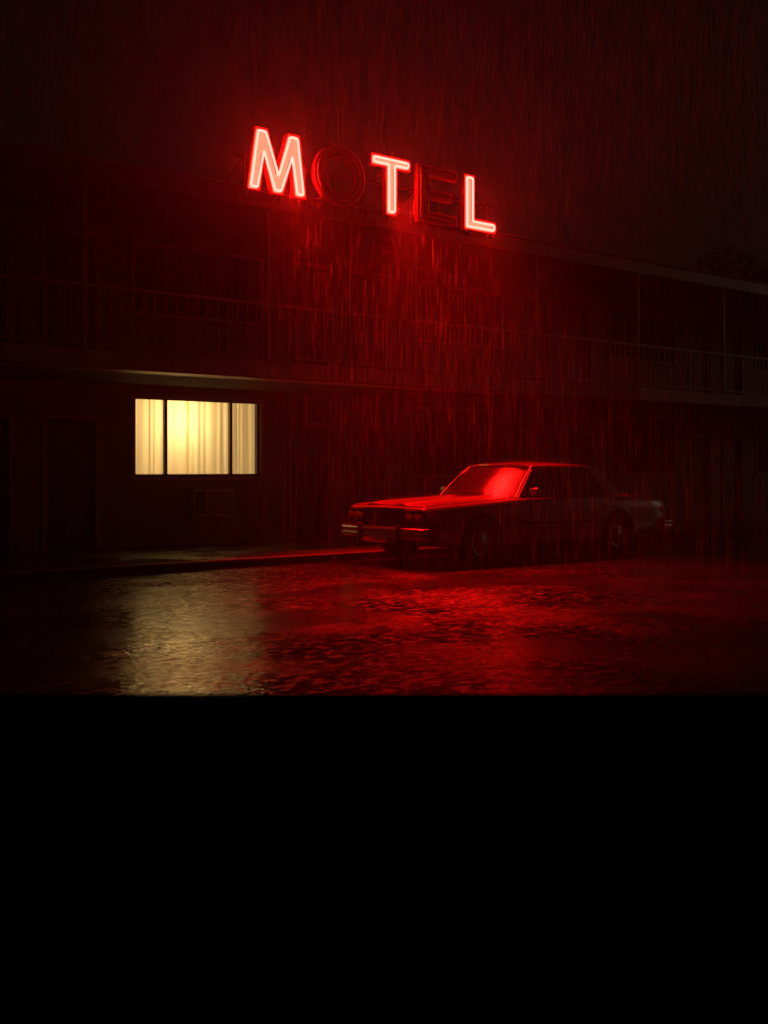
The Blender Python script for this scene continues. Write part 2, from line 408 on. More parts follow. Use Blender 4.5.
def window(a, b, z0, z1, lit=False, seed=0):
    m1, m2 = a + .24 * (b - a), a + .763 * (b - a)
    bm = bmesh.new()
    f = .045
    add_box(bm, a, b, WALL + .03, WALL + .10, z0, z0 + f); add_box(bm, a, b, WALL + .03, WALL + .10, z1 - f * .6, z1)
    add_box(bm, a, a + f * .6, WALL + .03, WALL + .10, z0 + f, z1 - f * .6); add_box(bm, b - f, b, WALL + .03, WALL + .10, z0 + f, z1 - f * .6)
    add_box(bm, m1 - .027, m1 + .027, WALL + .032, WALL + .09, z0 + f, z1 - f * .6)
    add_box(bm, m2 - .027, m2 + .027, WALL + .032, WALL + .09, z0 + f, z1 - f * .6)
    w = obj('window', bm, M['winframe'], bld)
    if lit: w['label'] = 'lit three pane window with cream curtains'
    bm = bmesh.new()
    for p, q in ((a + f * .6, m1 - .027), (m1 + .027, m2 - .027), (m2 + .027, b - f)):
        add_box(bm, p, q, WALL + .06, WALL + .064, z0 + f, z1 - f * .6)
    obj('pane', bm, M['pane'], w)
    bm = bmesh.new()
    add_box(bm, a - .07, a - .002, WALL - .022, WALL + .02, z0 - .03, z1 + .07); add_box(bm, b + .002, b + .07, WALL - .022, WALL + .02, z0 - .03, z1 + .07)
    add_box(bm, a - .002, b + .002, WALL - .022, WALL + .02, z1 + .002, z1 + .07)
    add_box(bm, a - .10, b + .10, WALL - .06, WALL + .03, z0 - .06, z0 - .003)
    obj('window_surround', bm, M['trim'], w)
    bm = bmesh.new()
    if lit:
        mid = a + .475 * (b - a)
        add_grid(bm, curtain_rows(a - .15, mid + .02, WALL + .30, z0 - .12, z1 + .06, .021, seed=4))
        add_grid(bm, curtain_rows(mid - .03, b + .09, WALL + .33, z0 - .12, z1 + .06, .021, seed=9))
        obj('curtain', bm, M['lit_curtain'], w, 80)
    else:
        g = curtain_rows(a - .2, b + .2, WALL + .34, z0 - .15, z1 + .1, .028, step=.02, seed=seed)
        add_grid(bm, g)
        obj('curtain', bm, M['dark_curtain'], w, 80)
for i, (a, b) in enumerate(wins):
    window(a, b, 1.25, 2.555, lit=(i == 2), seed=i)
    window(a, b, 3.95, 5.05, seed=20 + i)

# the lit room behind the curtains
bm = bmesh.new()
rx0, rx1, ry1 = 7.75, 11.34, 20.6
add_box(bm, rx0 - .1, rx1 + .1, ry1, ry1 + .1, .1, 2.74)
add_box(bm, rx0 - .1, rx0, WALL + .182, ry1, .1, 2.74); add_box(bm, rx1, rx1 + .1, WALL + .182, ry1, .1, 2.74)
add_box(bm, rx0, rx1, WALL + .182, ry1, 2.66, 2.74); add_box(bm, rx0, rx1, WALL + .182, ry1, .1, .16)
obj('lit_room', bm, M['room'], bld)
ld = bpy.data.lights.new('room_lamp', 'POINT'); ld.energy = 52; ld.color = (1, .74, .40); ld.shadow_soft_size = .10
lo = bpy.data.objects.new('room_lamp', ld); COL.objects.link(lo); lo.location = (9.36, WALL + .84, 2.2)

# air conditioner under the lit window
ac = thing('air_conditioner', 'grey through-wall air conditioner below the lit window', 'air conditioner', (9.73, WALL, .57))
bm = box_bm(-.40, .40, -.16, .02, 0, .47); bevel_bm(bm, .012); obj('case', bm, M['acmetal'], ac, 40)
bm = bmesh.new()
for i in range(11): add_box(bm, -.12, .36, -.172, -.158, .05 + i * .035, .068 + i * .035)
obj('grille', bm, M['acdark'], ac)
bm = box_bm(-.36, -.16, -.168, -.158, .06, .42); obj('control_panel', bm, M['acdark'], ac)

# downpipe
bm = bmesh.new()
x = 19.25
add_tube(bm, [(x, WALL - .06, ZG + .12), (x, WALL - .06, 2.72)], .04, 10)
for z in (.6, 1.6, 2.5): add_box(bm, x - .06, x + .06, WALL - .10, WALL - .001, z, z + .03)
obj('downpipe', bm, M['trim'], bld, 50)

# ------------------------------------------------------------------ motel sign
SY = 14.06
def px2x(px, y):
    t = (px - 384) / 1120
    return y * (.629 + .777 * t) / (.777 - .629 * t)
sign = thing('motel_sign', 'red neon MOTEL roof sign with the O and E unlit', 'sign', ((px2x(246, SY) + px2x(496, SY)) / 2, SY, 5.5), world_children=True)
Z0, ZH = 5.50, .95
def inset(poly, d):
    n = len(poly); out = []
    area = sum(poly[i][0] * poly[(i + 1) % n][1] - poly[(i + 1) % n][0] * poly[i][1] for i in range(n))
    s = 1 if area > 0 else -1
    for i in range(n):
        p0, p1, p2 = Vector(poly[i - 1]), Vector(poly[i]), Vector(poly[(i + 1) % n])
        e1 = (p1 - p0).normalized(); e2 = (p2 - p1).normalized()
        n1 = Vector((-e1.y, e1.x)) * s; n2 = Vector((-e2.y, e2.x)) * s
        k = n1 + n2; k = k / max(k.dot(n1), .35) if k.length > 1e-6 else n1
        out.append((p1.x + k.x * d, p1.y + k.y * d))
    return out
def rounded(loop, sub=.03):
    """corner-softened, subdivided polyline for bending a tube"""
    out = []; n = len(loop)
    for i in range(n):
        p0, p1, p2 = Vector(loop[i - 1]), Vector(loop[i]), Vector(loop[(i + 1) % n])
        a = (p0 - p1); b = (p2 - p1); r = min(.03, a.length * .4, b.length * .4)
        A = p1 + a.normalized() * r; B = p1 + b.normalized() * r
        for t in (0, .25, .5, .75, 1):
            out.append(A * (1 - t) ** 2 + p1 * 2 * t * (1 - t) + B * t ** 2)
    return out
DEPTH = .095
def letter(name, loops, lit):
    """loops: outer polygon, then an optional inner one, in (x, z) metres"""
    yf, yb = SY, SY + DEPTH
    bm = bmesh.new()
    for li, L in enumerate(loops):
        s = .022 if li == 0 else -.022
        I = inset(L, s)
        if li == 1: I = inset(L, -.022)
        n = len(L)
        vo = [bm.verts.new((p[0], yf, p[1])) for p in L]; vb = [bm.verts.new((p[0], yb, p[1])) for p in L]
        vi = [bm.verts.new((p[0], yf, p[1])) for p in I]; vr = [bm.verts.new((p[0], yf + .075, p[1])) for p in I]
        for i in range(n):
            j = (i + 1) % n
            bm.faces.new((vo[i], vo[j], vb[j], vb[i])); bm.faces.new((vo[i], vi[i], vi[j], vo[j])); bm.faces.new((vi[i], vr[i], vr[j], vi[j]))
        if len(loops) == 1: bm.faces.new(vb)
        else:
            if li == 0: back0 = vb
            else:
                for i in range(n):
                    j = (i + 1) % n; bm.faces.new((back0[i], back0[j], vb[j], vb[i]))
    c = obj('letter', bm, M['can'], sign)
    c['label'] = ('lit' if lit else 'unlit') + ' letter ' + name
    bm = bmesh.new()
    ins = [inset(L, .016 if i == 0 else -.016) for i, L in enumerate(loops)]
    if len(loops) == 1: bm.faces.new([bm.verts.new((p[0], yf + .07, p[1])) for p in ins[0]])
    else:
        A = [bm.verts.new((p[0], yf + .07, p[1])) for p in ins[0]]; B = [bm.verts.new((p[0], yf + .07, p[1])) for p in ins[1]]
        for i in range(len(A)):
            j = (i + 1) % len(A); bm.faces.new((A[i], A[j], B[j], B[i]))
    bm.normal_update(); bmesh.ops.triangulate(bm, faces=bm.faces)
    obj('face', bm, M['face_lit'] if lit else M['canface'], c)
    bm = bmesh.new()
    for i, L in enumerate(loops):
        T = inset(L, .055 if i == 0 else -.055)
        T = rounded(T) if len(T) < 30 else [Vector(p) for p in T]
        add_tube(bm, [(p[0], yf - .012, p[1]) for p in T], .019, 6, closed=True)
    obj('neon_tube', bm, M['tube_lit'] if lit else M['deadtube'], c, 60)
def poly(pts, xa, xb, z0=Z0, h=ZH): return [(lerp(xa, xb, u), z0 + h * v) for u, v in pts]
mp = [(0, 0), (.215, 0), (.275, .58), (.42, 0), (.60, 0), (.745, .58), (.79, 0), (1, 0), (.885, 1), (.675, 1), (.515, .38), (.34, 1), (.135, 1)]
tp = [(.375, 0), (.655, 0), (.655, .80), (1, .80), (1, 1), (0, 1), (0, .80), (.375, .80)]
ep = [(0, 0), (1, 0), (1, .19), (.30, .19), (.30, .41), (.86, .41), (.86, .59), (.30, .59), (.30, .81), (1, .81), (1, 1), (0, 1)]
lp = [(0, 0), (1, 0), (1, .215), (.32, .215), (.32, 1), (0, 1)]
X = lambda p: px2x(p, SY)
letter('M', [poly(mp, X(247), X(306.5))], True)
ca, cb = (X(314.5) + X(365.5)) / 2, (X(365.5) - X(314.5)) / 2
NO = 56
outer = [(ca + cb * math.cos(2 * PI * k / NO), Z0 + ZH * .5 + ZH * .5 * math.sin(2 * PI * k / NO)) for k in range(NO)]
inner = [(ca + (cb - .19) * math.cos(2 * PI * k / NO), Z0 + ZH * .5 + (ZH * .5 - .20) * math.sin(2 * PI * k / NO)) for k in range(NO)]
letter('O', [outer, inner], False)
letter('T', [poly(tp, X(371), X(410.5))], True)
letter('E', [poly(ep, X(418), X(457))], False)
letter('L', [poly(lp, X(464.5), X(496))], True)
bm = bmesh.new()
xa, xb = X(240), X(502)
add_box(bm, xa, xb, SY + .03, SY + .15, 5.30, 5.40)
add_box(bm, xa, xb, SY + .18, SY + .22, 6.02, 6.06)
obj('support_beam', bm, M['steel'], sign)
for i in range(10):
    x = lerp(xa + .2, xb - .2, i / 9)
    bm = bmesh.new()
    add_box(bm, x - .02, x + .02, SY + .185, SY + .215, 5.40, 6.02)
    add_box(bm, x - .02, x + .02, SY + .06, SY + .12, 5.402, 5.498)
    add_tube(bm, [(x, SY + .22, 6.04), (x, SY + 1.1, 5.57)], .018, 6)
    obj('bracket', bm, M['steel'], sign)
bm = box_bm(X(352), X(377), SY - .03, SY + .028, 5.33, 5.41); bevel_bm(bm, .008); obj('transformer_box', bm, M['steel'], sign)

# added unseen red spots boosting the lit letters' light on car and road
for px, tx, e in ((276, 9.9, 4900), (391, 10.9, 5400), (478, 11.5, 1100)):
    l = bpy.data.lights.new('sign_boost_spot', 'SPOT'); l.energy = e; l.color = (1, .004, .003); l.spot_size = math.radians(74); l.spot_blend = 1; l.shadow_soft_size = .16
    q = bpy.data.objects.new('sign_boost_spot', l); COL.objects.link(q); q.location = (px2x(px, SY), SY - .22, 5.75)
    q.rotation_euler = (Vector((tx, 11.1, .4)) - q.location).to_track_quat('-Z', 'Y').to_euler()

# ------------------------------------------------------------------ car (local: x from nose to tail, y to the far side, z up)
CX, CY = 10.06, 12.38
car = thing('parked_car', 'old long hooded brown sedan parked at the kerb in the rain', 'car', (CX, CY, .0))
W = [(0, .87), (.06, .905), (.3, .94), (1, .965), (2.5, .975), (4, .965), (5, .93), (5.22, .90), (5.30, .86)]
ZT = [(0, .83), (.03, .868), (.25, .89), (1, .925), (1.8, .965), (2.1, .975), (4.0, .995), (4.3, .995), (5.0, .955), (5.24, .92), (5.30, .86)]
ZS = [(0, .82), (.03, .845), (.25, .862), (1, .90), (1.85, .945), (4.1, .968), (5, .94), (5.24, .905), (5.30, .845)]
ZB = [(0, .42), (.25, .30), (1, .25), (4.2, .25), (5.3, .43)]
def ring(x):
    w, zt, zs, zb = interp(W, x), interp(ZT, x), interp(ZS, x), interp(ZB, x)
    cr = min(.60, zs - .12)
    return [(0, zb), (w * .84, zb), (w * .945, zb + .035), (w * .985, max(.42, zb + .07)), (w * 1.0, cr - .03), (w * .992, cr), (w * .998, cr + .02),
            (w * .985, lerp(cr, zs, .6)), (w * .955, zs - .025), (w * .93, zs), (w * .88, zs + .006), (w * .80, lerp(zs, zt, .35)), (w * .45, zt), (0, zt + .008)]
def side_y(x, z):
    r = ring(x); pts = sorted([(p[1], p[0]) for p in r[2:10]])
    return interp(pts, z)
def top_z(x, y):
    r = ring(x); pts = [(p[0], p[1]) for p in r[9:]][::-1]
    return interp(pts, abs(y))
stations = sorted(set([0, .015, .03, .06, .12, .2, .3, .45, .6, .8, 1, 1.2, 1.4, 1.6, 1.85, 2.1, 2.5, 2.9, 3.3, 3.6, 3.8, 4.0, 4.2, 4.4, 4.6, 4.8, 5.0, 5.1, 5.2, 5.24, 5.27, 5.30]))
bm = bmesh.new()
rows = []
for x in stations:
    r = ring(x)
    rows.append([(x, -y, z) for y, z in r] + [(x, y, z) for y, z in r[-2:0:-1]])
vs = [[bm.verts.new(p) for p in row] for row in rows]
n = len(vs[0])
for A, B in zip(vs, vs[1:]):
    for i in range(n): bm.faces.new((A[i], A[(i + 1) % n], B[(i + 1) % n], B[i]))
bm.faces.new(vs[0]); bm.faces.new(vs[-1])
body = obj('body', bm, [M['paint'], M['under']], car, 32)
cutb = bmesh.new()
FA, RA, WR = .98, 3.97, .345
for ax in (FA, RA):
    for s in (-1, 1):
        rr = .405 if ax == FA else .39
        prof_ = [(ax + rr * math.cos(2 * PI * k / 40), WR + .01 + rr * math.sin(2 * PI * k / 40)) for k in range(40)]
        A = [cutb.verts.new((p[0], s * .55, p[1])) for p in prof_]; B = [cutb.verts.new((p[0], s * 1.2, p[1])) for p in prof_]
        for k in range(40): cutb.faces.new((A[k], A[(k + 1) % 40], B[(k + 1) % 40], B[k]))
        cutb.faces.new(A); cutb.faces.new(B)
cut = obj('wheel_well', cutb, [M['paint'], M['under']], None)
for p in cut.data.polygons: p.material_index = 1
cut.location = car.location
md = body.modifiers.new('arches', 'BOOLEAN'); md.operation = 'DIFFERENCE'; md.object = cut; md.solver = 'EXACT'
bpy.context.view_layer.update()
dg = bpy.context.evaluated_depsgraph_get()
nm = bpy.data.meshes.new_from_object(body.evaluated_get(dg))
body.modifiers.clear(); body.data = nm; nm.name = 'body'
bpy.data.objects.remove(cut)
for p in nm.polygons: p.use_smooth = True
nm.set_sharp_from_angle(angle=math.radians(32))

# hood with two raised creases, trunk lid
def hood_rows(x0, x1, yw, dz, creases):
    rows = []
    for i in range(25):
        x = lerp(x0, x1, i / 24); row = []
        for j in range(41):
            y = lerp(-yw, yw, j / 40); z = top_z(x, y) + dz
            for c, wd, hh in creases:
                d = (abs(y) - c) / wd
                z += hh * (math.exp(-d * d) if d > 0 else math.exp(-(d * .35) ** 2))
            row.append((x, y, z))
        rows.append(row)
    return rows
bm = bmesh.new(); add_shell(bm, hood_rows(.02, 1.60, .80, .012, [(.36, .05, .022)]), (0, 0, -.014)); obj('hood', bm, M['paint'], car, 50)
bm = bmesh.new(); add_shell(bm, hood_rows(4.42, 5.22, .78, .010, []), (0, 0, -.012)); obj('trunk_lid', bm, M['paint'], car, 50)
# doors
def door_rows(x0, x1, s, step):
    rows = []
    for i in range(13):
        t = i / 12; row = []
        for j in range(11):
            v = j / 10; z = lerp(.335, .925, v)
            xe = x1 if (not step or z > .76) else lerp(x1 - .36, x1 - .02, max(0, (z - .60) / .16) ** 1.5 if z > .60 else 0)
            x = lerp(x0, xe, t)
            row.append((x, s * (side_y(x, z) + .007), z))
        rows.append(row)
    return rows
for s in (-1, 1):
    for x0, x1, st in ((1.98, 2.98, False), (2.995, 3.86, True)):
        bm = bmesh.new(); add_shell(bm, door_rows(x0, x1, s, st), (0, -s * .012, 0)); d = obj('door', bm, M['paint'], car, 40)
        hx = x1 - .20
        bm = box_bm(hx - .07, hx + .07, -.014, .014, .80, .825)
        for v in bm.verts: v.co.y += s * (side_y(hx, .81) + .022)
        bevel_bm(bm, .006); obj('handle', bm, M['chrome'], d, 40)
    # side moulding
    bm = bmesh.new()
    pts = [(x, s * (side_y(x, .585) + .012), .585) for x in (1.45, 1.8, 2.2, 2.6, 3.0, 3.4)]
    add_tube(bm, pts, .012, 6); obj('side_moulding', bm, M['black'], car, 60)
    bm = bmesh.new()
    pts = [(x, s * (side_y(x, interp(ZS, x) - .03) + .004), interp(ZS, x) - .022) for x in (1.9, 2.3, 2.7, 3.1, 3.5, 3.9, 4.2)]
    add_tube(bm, pts, .008, 6); obj('belt_moulding', bm, M['chrome'], car, 60)

# greenhouse
BZ, TZ = .955, 1.415
def ws(u, t):   # windshield: u across -1..1, t up 0..1
    x = lerp(1.80, 2.30, t) - lerp(.27, .20, t) * (1 - u * u)
    y = u * lerp(.815, .655, t); z = lerp(BZ, TZ + .018 * (1 - u * u), t) + .02 * math.sin(PI * t)
    return Vector((x, y, z))
def rw(u, t):
    x = lerp(4.16, 3.66, t) + lerp(.13, .07, t) * (1 - u * u)
    y = u * lerp(.78, .64, t); z = lerp(BZ + .035, TZ + .018 * (1 - u * u), t) + .015 * math.sin(PI * t)
    return Vector((x, y, z))
bm = bmesh.new(); add_shell(bm, [[ws(-.97 + 1.94 * i / 24, j / 10) for i in range(25)] for j in range(11)], (.010, 0, -.006)); wsg = obj('windshield', bm, M['glass'], car, 60)
bm = bmesh.new(); add_shell(bm, [[rw(-.95 + 1.9 * i / 16, j / 8) for i in range(17)] for j in range(9)], (-.01, 0, -.006)); obj('rear_window', bm, M['glass'], car, 60)
# roof
bm = bmesh.new(); rows = []
for i in range(25):
    t = i / 24; row = []
    for j in range(25):
        u = -1 + 2 * j / 24
        xf = ws(u * .98, 1).x - .03; xr = rw(u * .98, 1).x + .05
        x = lerp(xf, xr, t); hw = .690 + .012 * math.sin(PI * t)
        z = TZ + .012 + .062 * (1 - abs(u) ** 2.6) * (math.sin(PI * min(1, max(0, t * .86 + .10))) ** .55)
        row.append((x, u * hw, z - .012 * (abs(u) ** 8)))
    rows.append(row)
add_shell(bm, rows, (0, 0, -.03)); obj('roof', bm, M['paint'], car, 50)
for s in (-1, 1):
    # pillars
    def pillar(pb, pt, wx, wy, name='pillar', m=M['paint'], wb=None):
        bm = bmesh.new(); pb, pt = Vector(pb), Vector(pt); wb = wb or wx
        a = [bm.verts.new(pb + Vector((dx * wb, dy * wy, 0))) for dx, dy in ((-1, -1), (1, -1), (1, 1), (-1, 1))]
        b = [bm.verts.new(pt + Vector((dx * wx, dy * wy, 0))) for dx, dy in ((-1, -1), (1, -1), (1, 1), (-1, 1))]
        for k in range(4): bm.faces.new((a[k], a[(k + 1) % 4], b[(k + 1) % 4], b[k]))
        bm.faces.new(a); bm.faces.new(b); obj(name, bm, m, car)
    pillar((1.83, s * .818, BZ - .02), (2.33, s * .668, TZ + .012), .022, .018)
    pillar((2.945, s * .835, BZ - .02), (2.96, s * .675, TZ + .012), .028, .012)
    pillar((4.02, s * .812, BZ + .0), (3.60, s * .668, TZ + .012), .13, .02, wb=.17)
    bm = bmesh.new(); add_tube(bm, [Vector(ws(s, t / 6)) + Vector((-.025, s * .012, .012)) for t in range(7)], .010, 6); obj('windshield_trim', bm, M['chrome'], car, 60)
    bm = bmesh.new(); add_tube(bm, [(x, s * .695, TZ + .002) for x in (2.36, 2.7, 3.0, 3.3, 3.55)], .010, 6); obj('drip_rail', bm, M['chrome'], car, 60)
    def side_glass(x0, x1, x2, x3):
        bm = bmesh.new()
        def P(t, v):
            return Vector((lerp(lerp(x0, x1, t), lerp(x2, x3, t), v), s * lerp(.83, .672, v), lerp(BZ - .015, TZ, v)))
        add_shell(bm, [[P(i / 6, j / 6) for i in range(7)] for j in range(7)], (0, -s * .006, 0)); obj('side_window', bm, M['glass'], car, 60)
    side_glass(1.87, 2.915, 2.36, 2.93); side_glass(2.975, 3.88, 2.99, 3.49)
    # mirror
    bm = box_bm(1.98, 2.06, -.085, .085, 1.0, 1.10)
    bevel_bm(bm, .02, 3)
    for v in bm.verts: v.co.y += s * .98
    add_box(bm, 2.0, 2.04, min(s * .84, s * .92), max(s * .84, s * .92), .97, 1.02)
    obj('mirror', bm, M['chrome'], car, 50)
# cabin, wipers
bm = bmesh.new()
add_box(bm, 2.75, 2.90, -.72, -.06, .96, 1.19); add_box(bm, 2.75, 2.90, .06, .72, .96, 1.19); add_box(bm, 3.62, 3.75, -.66, .66, .97, 1.17)
bevel_bm(bm, .03, 3); obj('seat', bm, M['seat'], car, 50)
for y0 in (-.50, .12):
    bm = bmesh.new(); add_tube(bm, [ws((y0) / .82, .02) + Vector((-.02, 0, .015)), ws((y0 + .30) / .82, .12) + Vector((-.02, 0, .012)), ws((y0 + .52) / .82, .16) + Vector((-.018, 0, .012))], .008, 6)
    obj('wiper', bm, M['black'], car, 60)

# front end
bm = bmesh.new()
add_box(bm, -.035, .0, -.42, .42, .545, .83)
gr = obj('grille', bm, M['black'], car)
bm = bmesh.new()
for i in range(29):
    y = -.40 + .80 * i / 28; add_box(bm, -.048, -.036, y - .004, y + .004, .56, .815)
for z in (.555, .82): add_box(bm, -.055, -.036, -.43, .43, z - .012, z + .012)
for y in (-.43, .43): add_box(bm, -.055, -.036, y - .012, y + .012, .543, .832)
obj('grille_bar', bm, M['chrome'], gr)
for s in (-1, 1):
    bm = bmesh.new(); add_box(bm, -.02, .0, min(s * .45, s * .855), max(s * .45, s * .855), .60, .80)
    bz = obj('headlight_bezel', bm, M['black'], car)
    for y in (.56, .745):
        bm = box_bm(-.04, -.018, s * y - .078, s * y + .078, .645, .765); bevel_bm(bm, .012, 2); obj('headlight', bm, M['lens'], bz, 40)
    bm = bmesh.new()
    for z in (.60, .80): add_box(bm, -.045, -.019, min(s * .45, s * .86), max(s * .45, s * .86), z - .008, z + .008)
    obj('bezel_trim', bm, M['chrome'], bz)
    bm = box_bm(.03, .16, -.012, .012, .63, .76)
    for v in bm.verts: v.co.y += s * (side_y(v.co.x, .7) + .004)
    obj('side_marker', bm, M['tail'], car)
    bm = box_bm(-.165, -.115, s * .43 - .035, s * .43 + .035, .36, .60); bevel_bm(bm, .015, 3); obj('bumper_guard', bm, M['black'], car, 50)
def bumper(x0, sgn, name):
    bm = bmesh.new(); rows = []
    path = [(.30 * -sgn * -1, -1.0)]
    pts = [(x0 + sgn * -.34, -.985), (x0 + sgn * -.16, -.985), (x0 + sgn * -.05, -.955), (x0, -.86), (x0 + sgn * .025, -.4), (x0 + sgn * .03, 0), (x0 + sgn * .025, .4), (x0, .86), (x0 + sgn * -.05, .955), (x0 + sgn * -.16, .985), (x0 + sgn * -.34, .985)]
    secs = [(.0, .41), (.022, .425), (.03, .455), (.012, .475), (.012, .485), (.03, .50), (.026, .545), (.0, .565), (-.03, .565)]
    for i, (x, y) in enumerate(pts):
        a = Vector(pts[max(0, i - 1)]); b = Vector(pts[min(len(pts) - 1, i + 1)]); d = (b - a).normalized()
        nrm = Vector((d.y, -d.x)) * (1 if sgn > 0 else -1)
        rows.append([(x + nrm.x * o, y + nrm.y * o, z) for o, z in secs])
    add_grid(bm, rows); return obj(name, bm, M['chrome'], car, 60)
bumper(-.10, -1, 'front_bumper'); bumper(5.40, 1, 'rear_bumper')
bm = box_bm(-.15, -.143, -.16, .16, .425, .56); 
for v in bm.verts: v.co.z -= .07
obj('licence_plate', bm, M['plate'], car)
for s in (-1, 1):
    bm = box_bm(5.285, 5.325, min(s * .46, s * .87), max(s * .46, s * .87), .62, .80); bevel_bm(bm, .012, 2); tl = obj('tail_light', bm, M['tail'], car, 40)
    bm = bmesh.new(); 
    for z in (.612, .808): add_box(bm, 5.28, 5.335, min(s * .45, s * .89), max(s * .45, s * .89), z - .008, z + .008)
    obj('tail_trim', bm, M['chrome'], tl)
    bm = box_bm(5.10, 5.24, -.01, .01, .66, .76)
    for v in bm.verts: v.co.y += s * (side_y(v.co.x, .7) + .004)
    obj('side_marker', bm, M['tail'], car)
# wheels
tyre_prof = [(.215, -.085), (.25, -.105), (.30, -.112), (.33, -.100), (.345, -.075), (.345, .075), (.33, .10), (.30, .105), (.215, .08)]
hub_prof = [(.215, -.085), (.205, -.098), (.19, -.090), (.17, -.078), (.13, -.082), (.10, -.10), (.06, -.112), (.035, -.118), (.001, -.120)]
for ax in (FA, RA):
    for s in (-1, 1):
        bm = bmesh.new(); add_lathe(bm, tyre_prof, ax, s * .835, WR, 44, s * -1 * -1)
        wh = obj('wheel', bm, M['black'], car, 40)
        bm = bmesh.new(); add_lathe(bm, [(r, -o) for r, o in hub_prof], ax, s * .835, WR, 44, s)
        for k in range(10):
            a = 2 * PI * k / 10; add_box(bm, ax + .15 * math.cos(a) - .012, ax + .15 * math.cos(a) + .012, min(s * .915, s * .925), max(s * .915, s * .925), WR + .15 * math.sin(a) - .012, WR + .15 * math.sin(a) + .012)
        obj('hubcap', bm, M['hub'], wh, 40)
        # chrome arch lip
        bm = bmesh.new(); rr = .41 if ax == FA else .395
        pts = []
        for k in range(21):
            a = PI * (.02 + .96 * k / 20); x = ax + rr * math.cos(a); z = WR + .01 + rr * math.sin(a)
            pts.append((x, s * (side_y(x, z) + .004), z))
        add_tube(bm, pts, .008, 6); obj('arch_trim', bm, M['chrome'], car, 60)
bm = bmesh.new(); add_tube(bm, [(.55, -.86, .9), (.55, -.86, 1.75)], .003, 5)
obj('aerial', bm, M['chrome'], car)

# ------------------------------------------------------------------ low wall in front of the camera (coping tilted away so its lit top stays hidden)
FW, RT = Vector((.629, .777, 0)).normalized(), Vector((.777, -.629, 0)).normalized()
HC = 1.38
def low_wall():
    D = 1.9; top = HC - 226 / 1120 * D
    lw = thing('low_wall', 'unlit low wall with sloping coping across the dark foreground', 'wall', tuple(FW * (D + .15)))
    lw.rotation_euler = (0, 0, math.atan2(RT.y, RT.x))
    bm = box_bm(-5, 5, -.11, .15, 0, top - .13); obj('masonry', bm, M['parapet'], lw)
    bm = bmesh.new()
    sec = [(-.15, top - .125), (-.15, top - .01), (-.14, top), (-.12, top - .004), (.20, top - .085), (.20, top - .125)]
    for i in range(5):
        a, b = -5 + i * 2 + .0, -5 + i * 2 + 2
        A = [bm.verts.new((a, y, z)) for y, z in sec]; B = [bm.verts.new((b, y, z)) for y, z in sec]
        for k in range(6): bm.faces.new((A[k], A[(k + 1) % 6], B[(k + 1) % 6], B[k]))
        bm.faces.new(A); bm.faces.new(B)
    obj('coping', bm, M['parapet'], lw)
low_wall()

# ------------------------------------------------------------------ dark tree beyond the roof at the right end
def tree(px, dist, top, rad, label):
    t = (px - 384) / 1120; p = (FW + RT * t) * dist
    tr = thing('tree', label, 'tree', (p.x, p.y, 0))
    rnd = random.Random(5)
    bm = bmesh.new()
    add_tube(bm, [(0, 0, -.1), (.05, .1, 1.5), (-.1, .05, 3), (.1, 0, top * .6)], [.26, .2, .16, .09], 10)
    limbs = []
    for i in range(9):
        a = rnd.uniform(0, 6.28); z = rnd.uniform(2.4, top * .55); r = rad * rnd.uniform(.5, .85)
        e = (math.cos(a) * r, math.sin(a) * r, z + rnd.uniform(1, 2.6)); limbs.append(e)
        add_tube(bm, [(0, 0, z), (e[0] * .5, e[1] * .5, lerp(z, e[2], .6)), e], [.08, .05, .02], 6)
    obj('trunk', bm, M['bark'], tr, 60)
    bm = bmesh.new()
    cl = [(e[0], e[1], min(e[2], top - 1), rnd.uniform(.9, 1.5)) for e in limbs] + [(rnd.uniform(-.5, .5) * rad, rnd.uniform(-.5, .5) * rad, top - rnd.uniform(.8, 2.2), rnd.uniform(.8, 1.3)) for _ in range(8)]
    for cx, cy, cz, r in cl:
        for _ in range(650):
            d = Vector((rnd.gauss(0, 1), rnd.gauss(0, 1), rnd.gauss(0, .8))).normalized() * r * rnd.uniform(.3, 1) ** .5
            c = Vector((cx, cy, cz)) + d; a = Vector((rnd.gauss(0, 1), rnd.gauss(0, 1), rnd.gauss(0, 1))).normalized(); b = a.orthogonal().normalized()
            s = rnd.uniform(.09, .18)
            bm.faces.new([bm.verts.new(c + a * s), bm.verts.new(c + b * s * .5), bm.verts.new(c - a * s), bm.verts.new(c - b * s * .5)])
    obj('crown', bm, M['leaf'], tr)
tree(770, 40, 9.1, 2.3, 'dark leafy tree rising behind the far end of the motel roof')

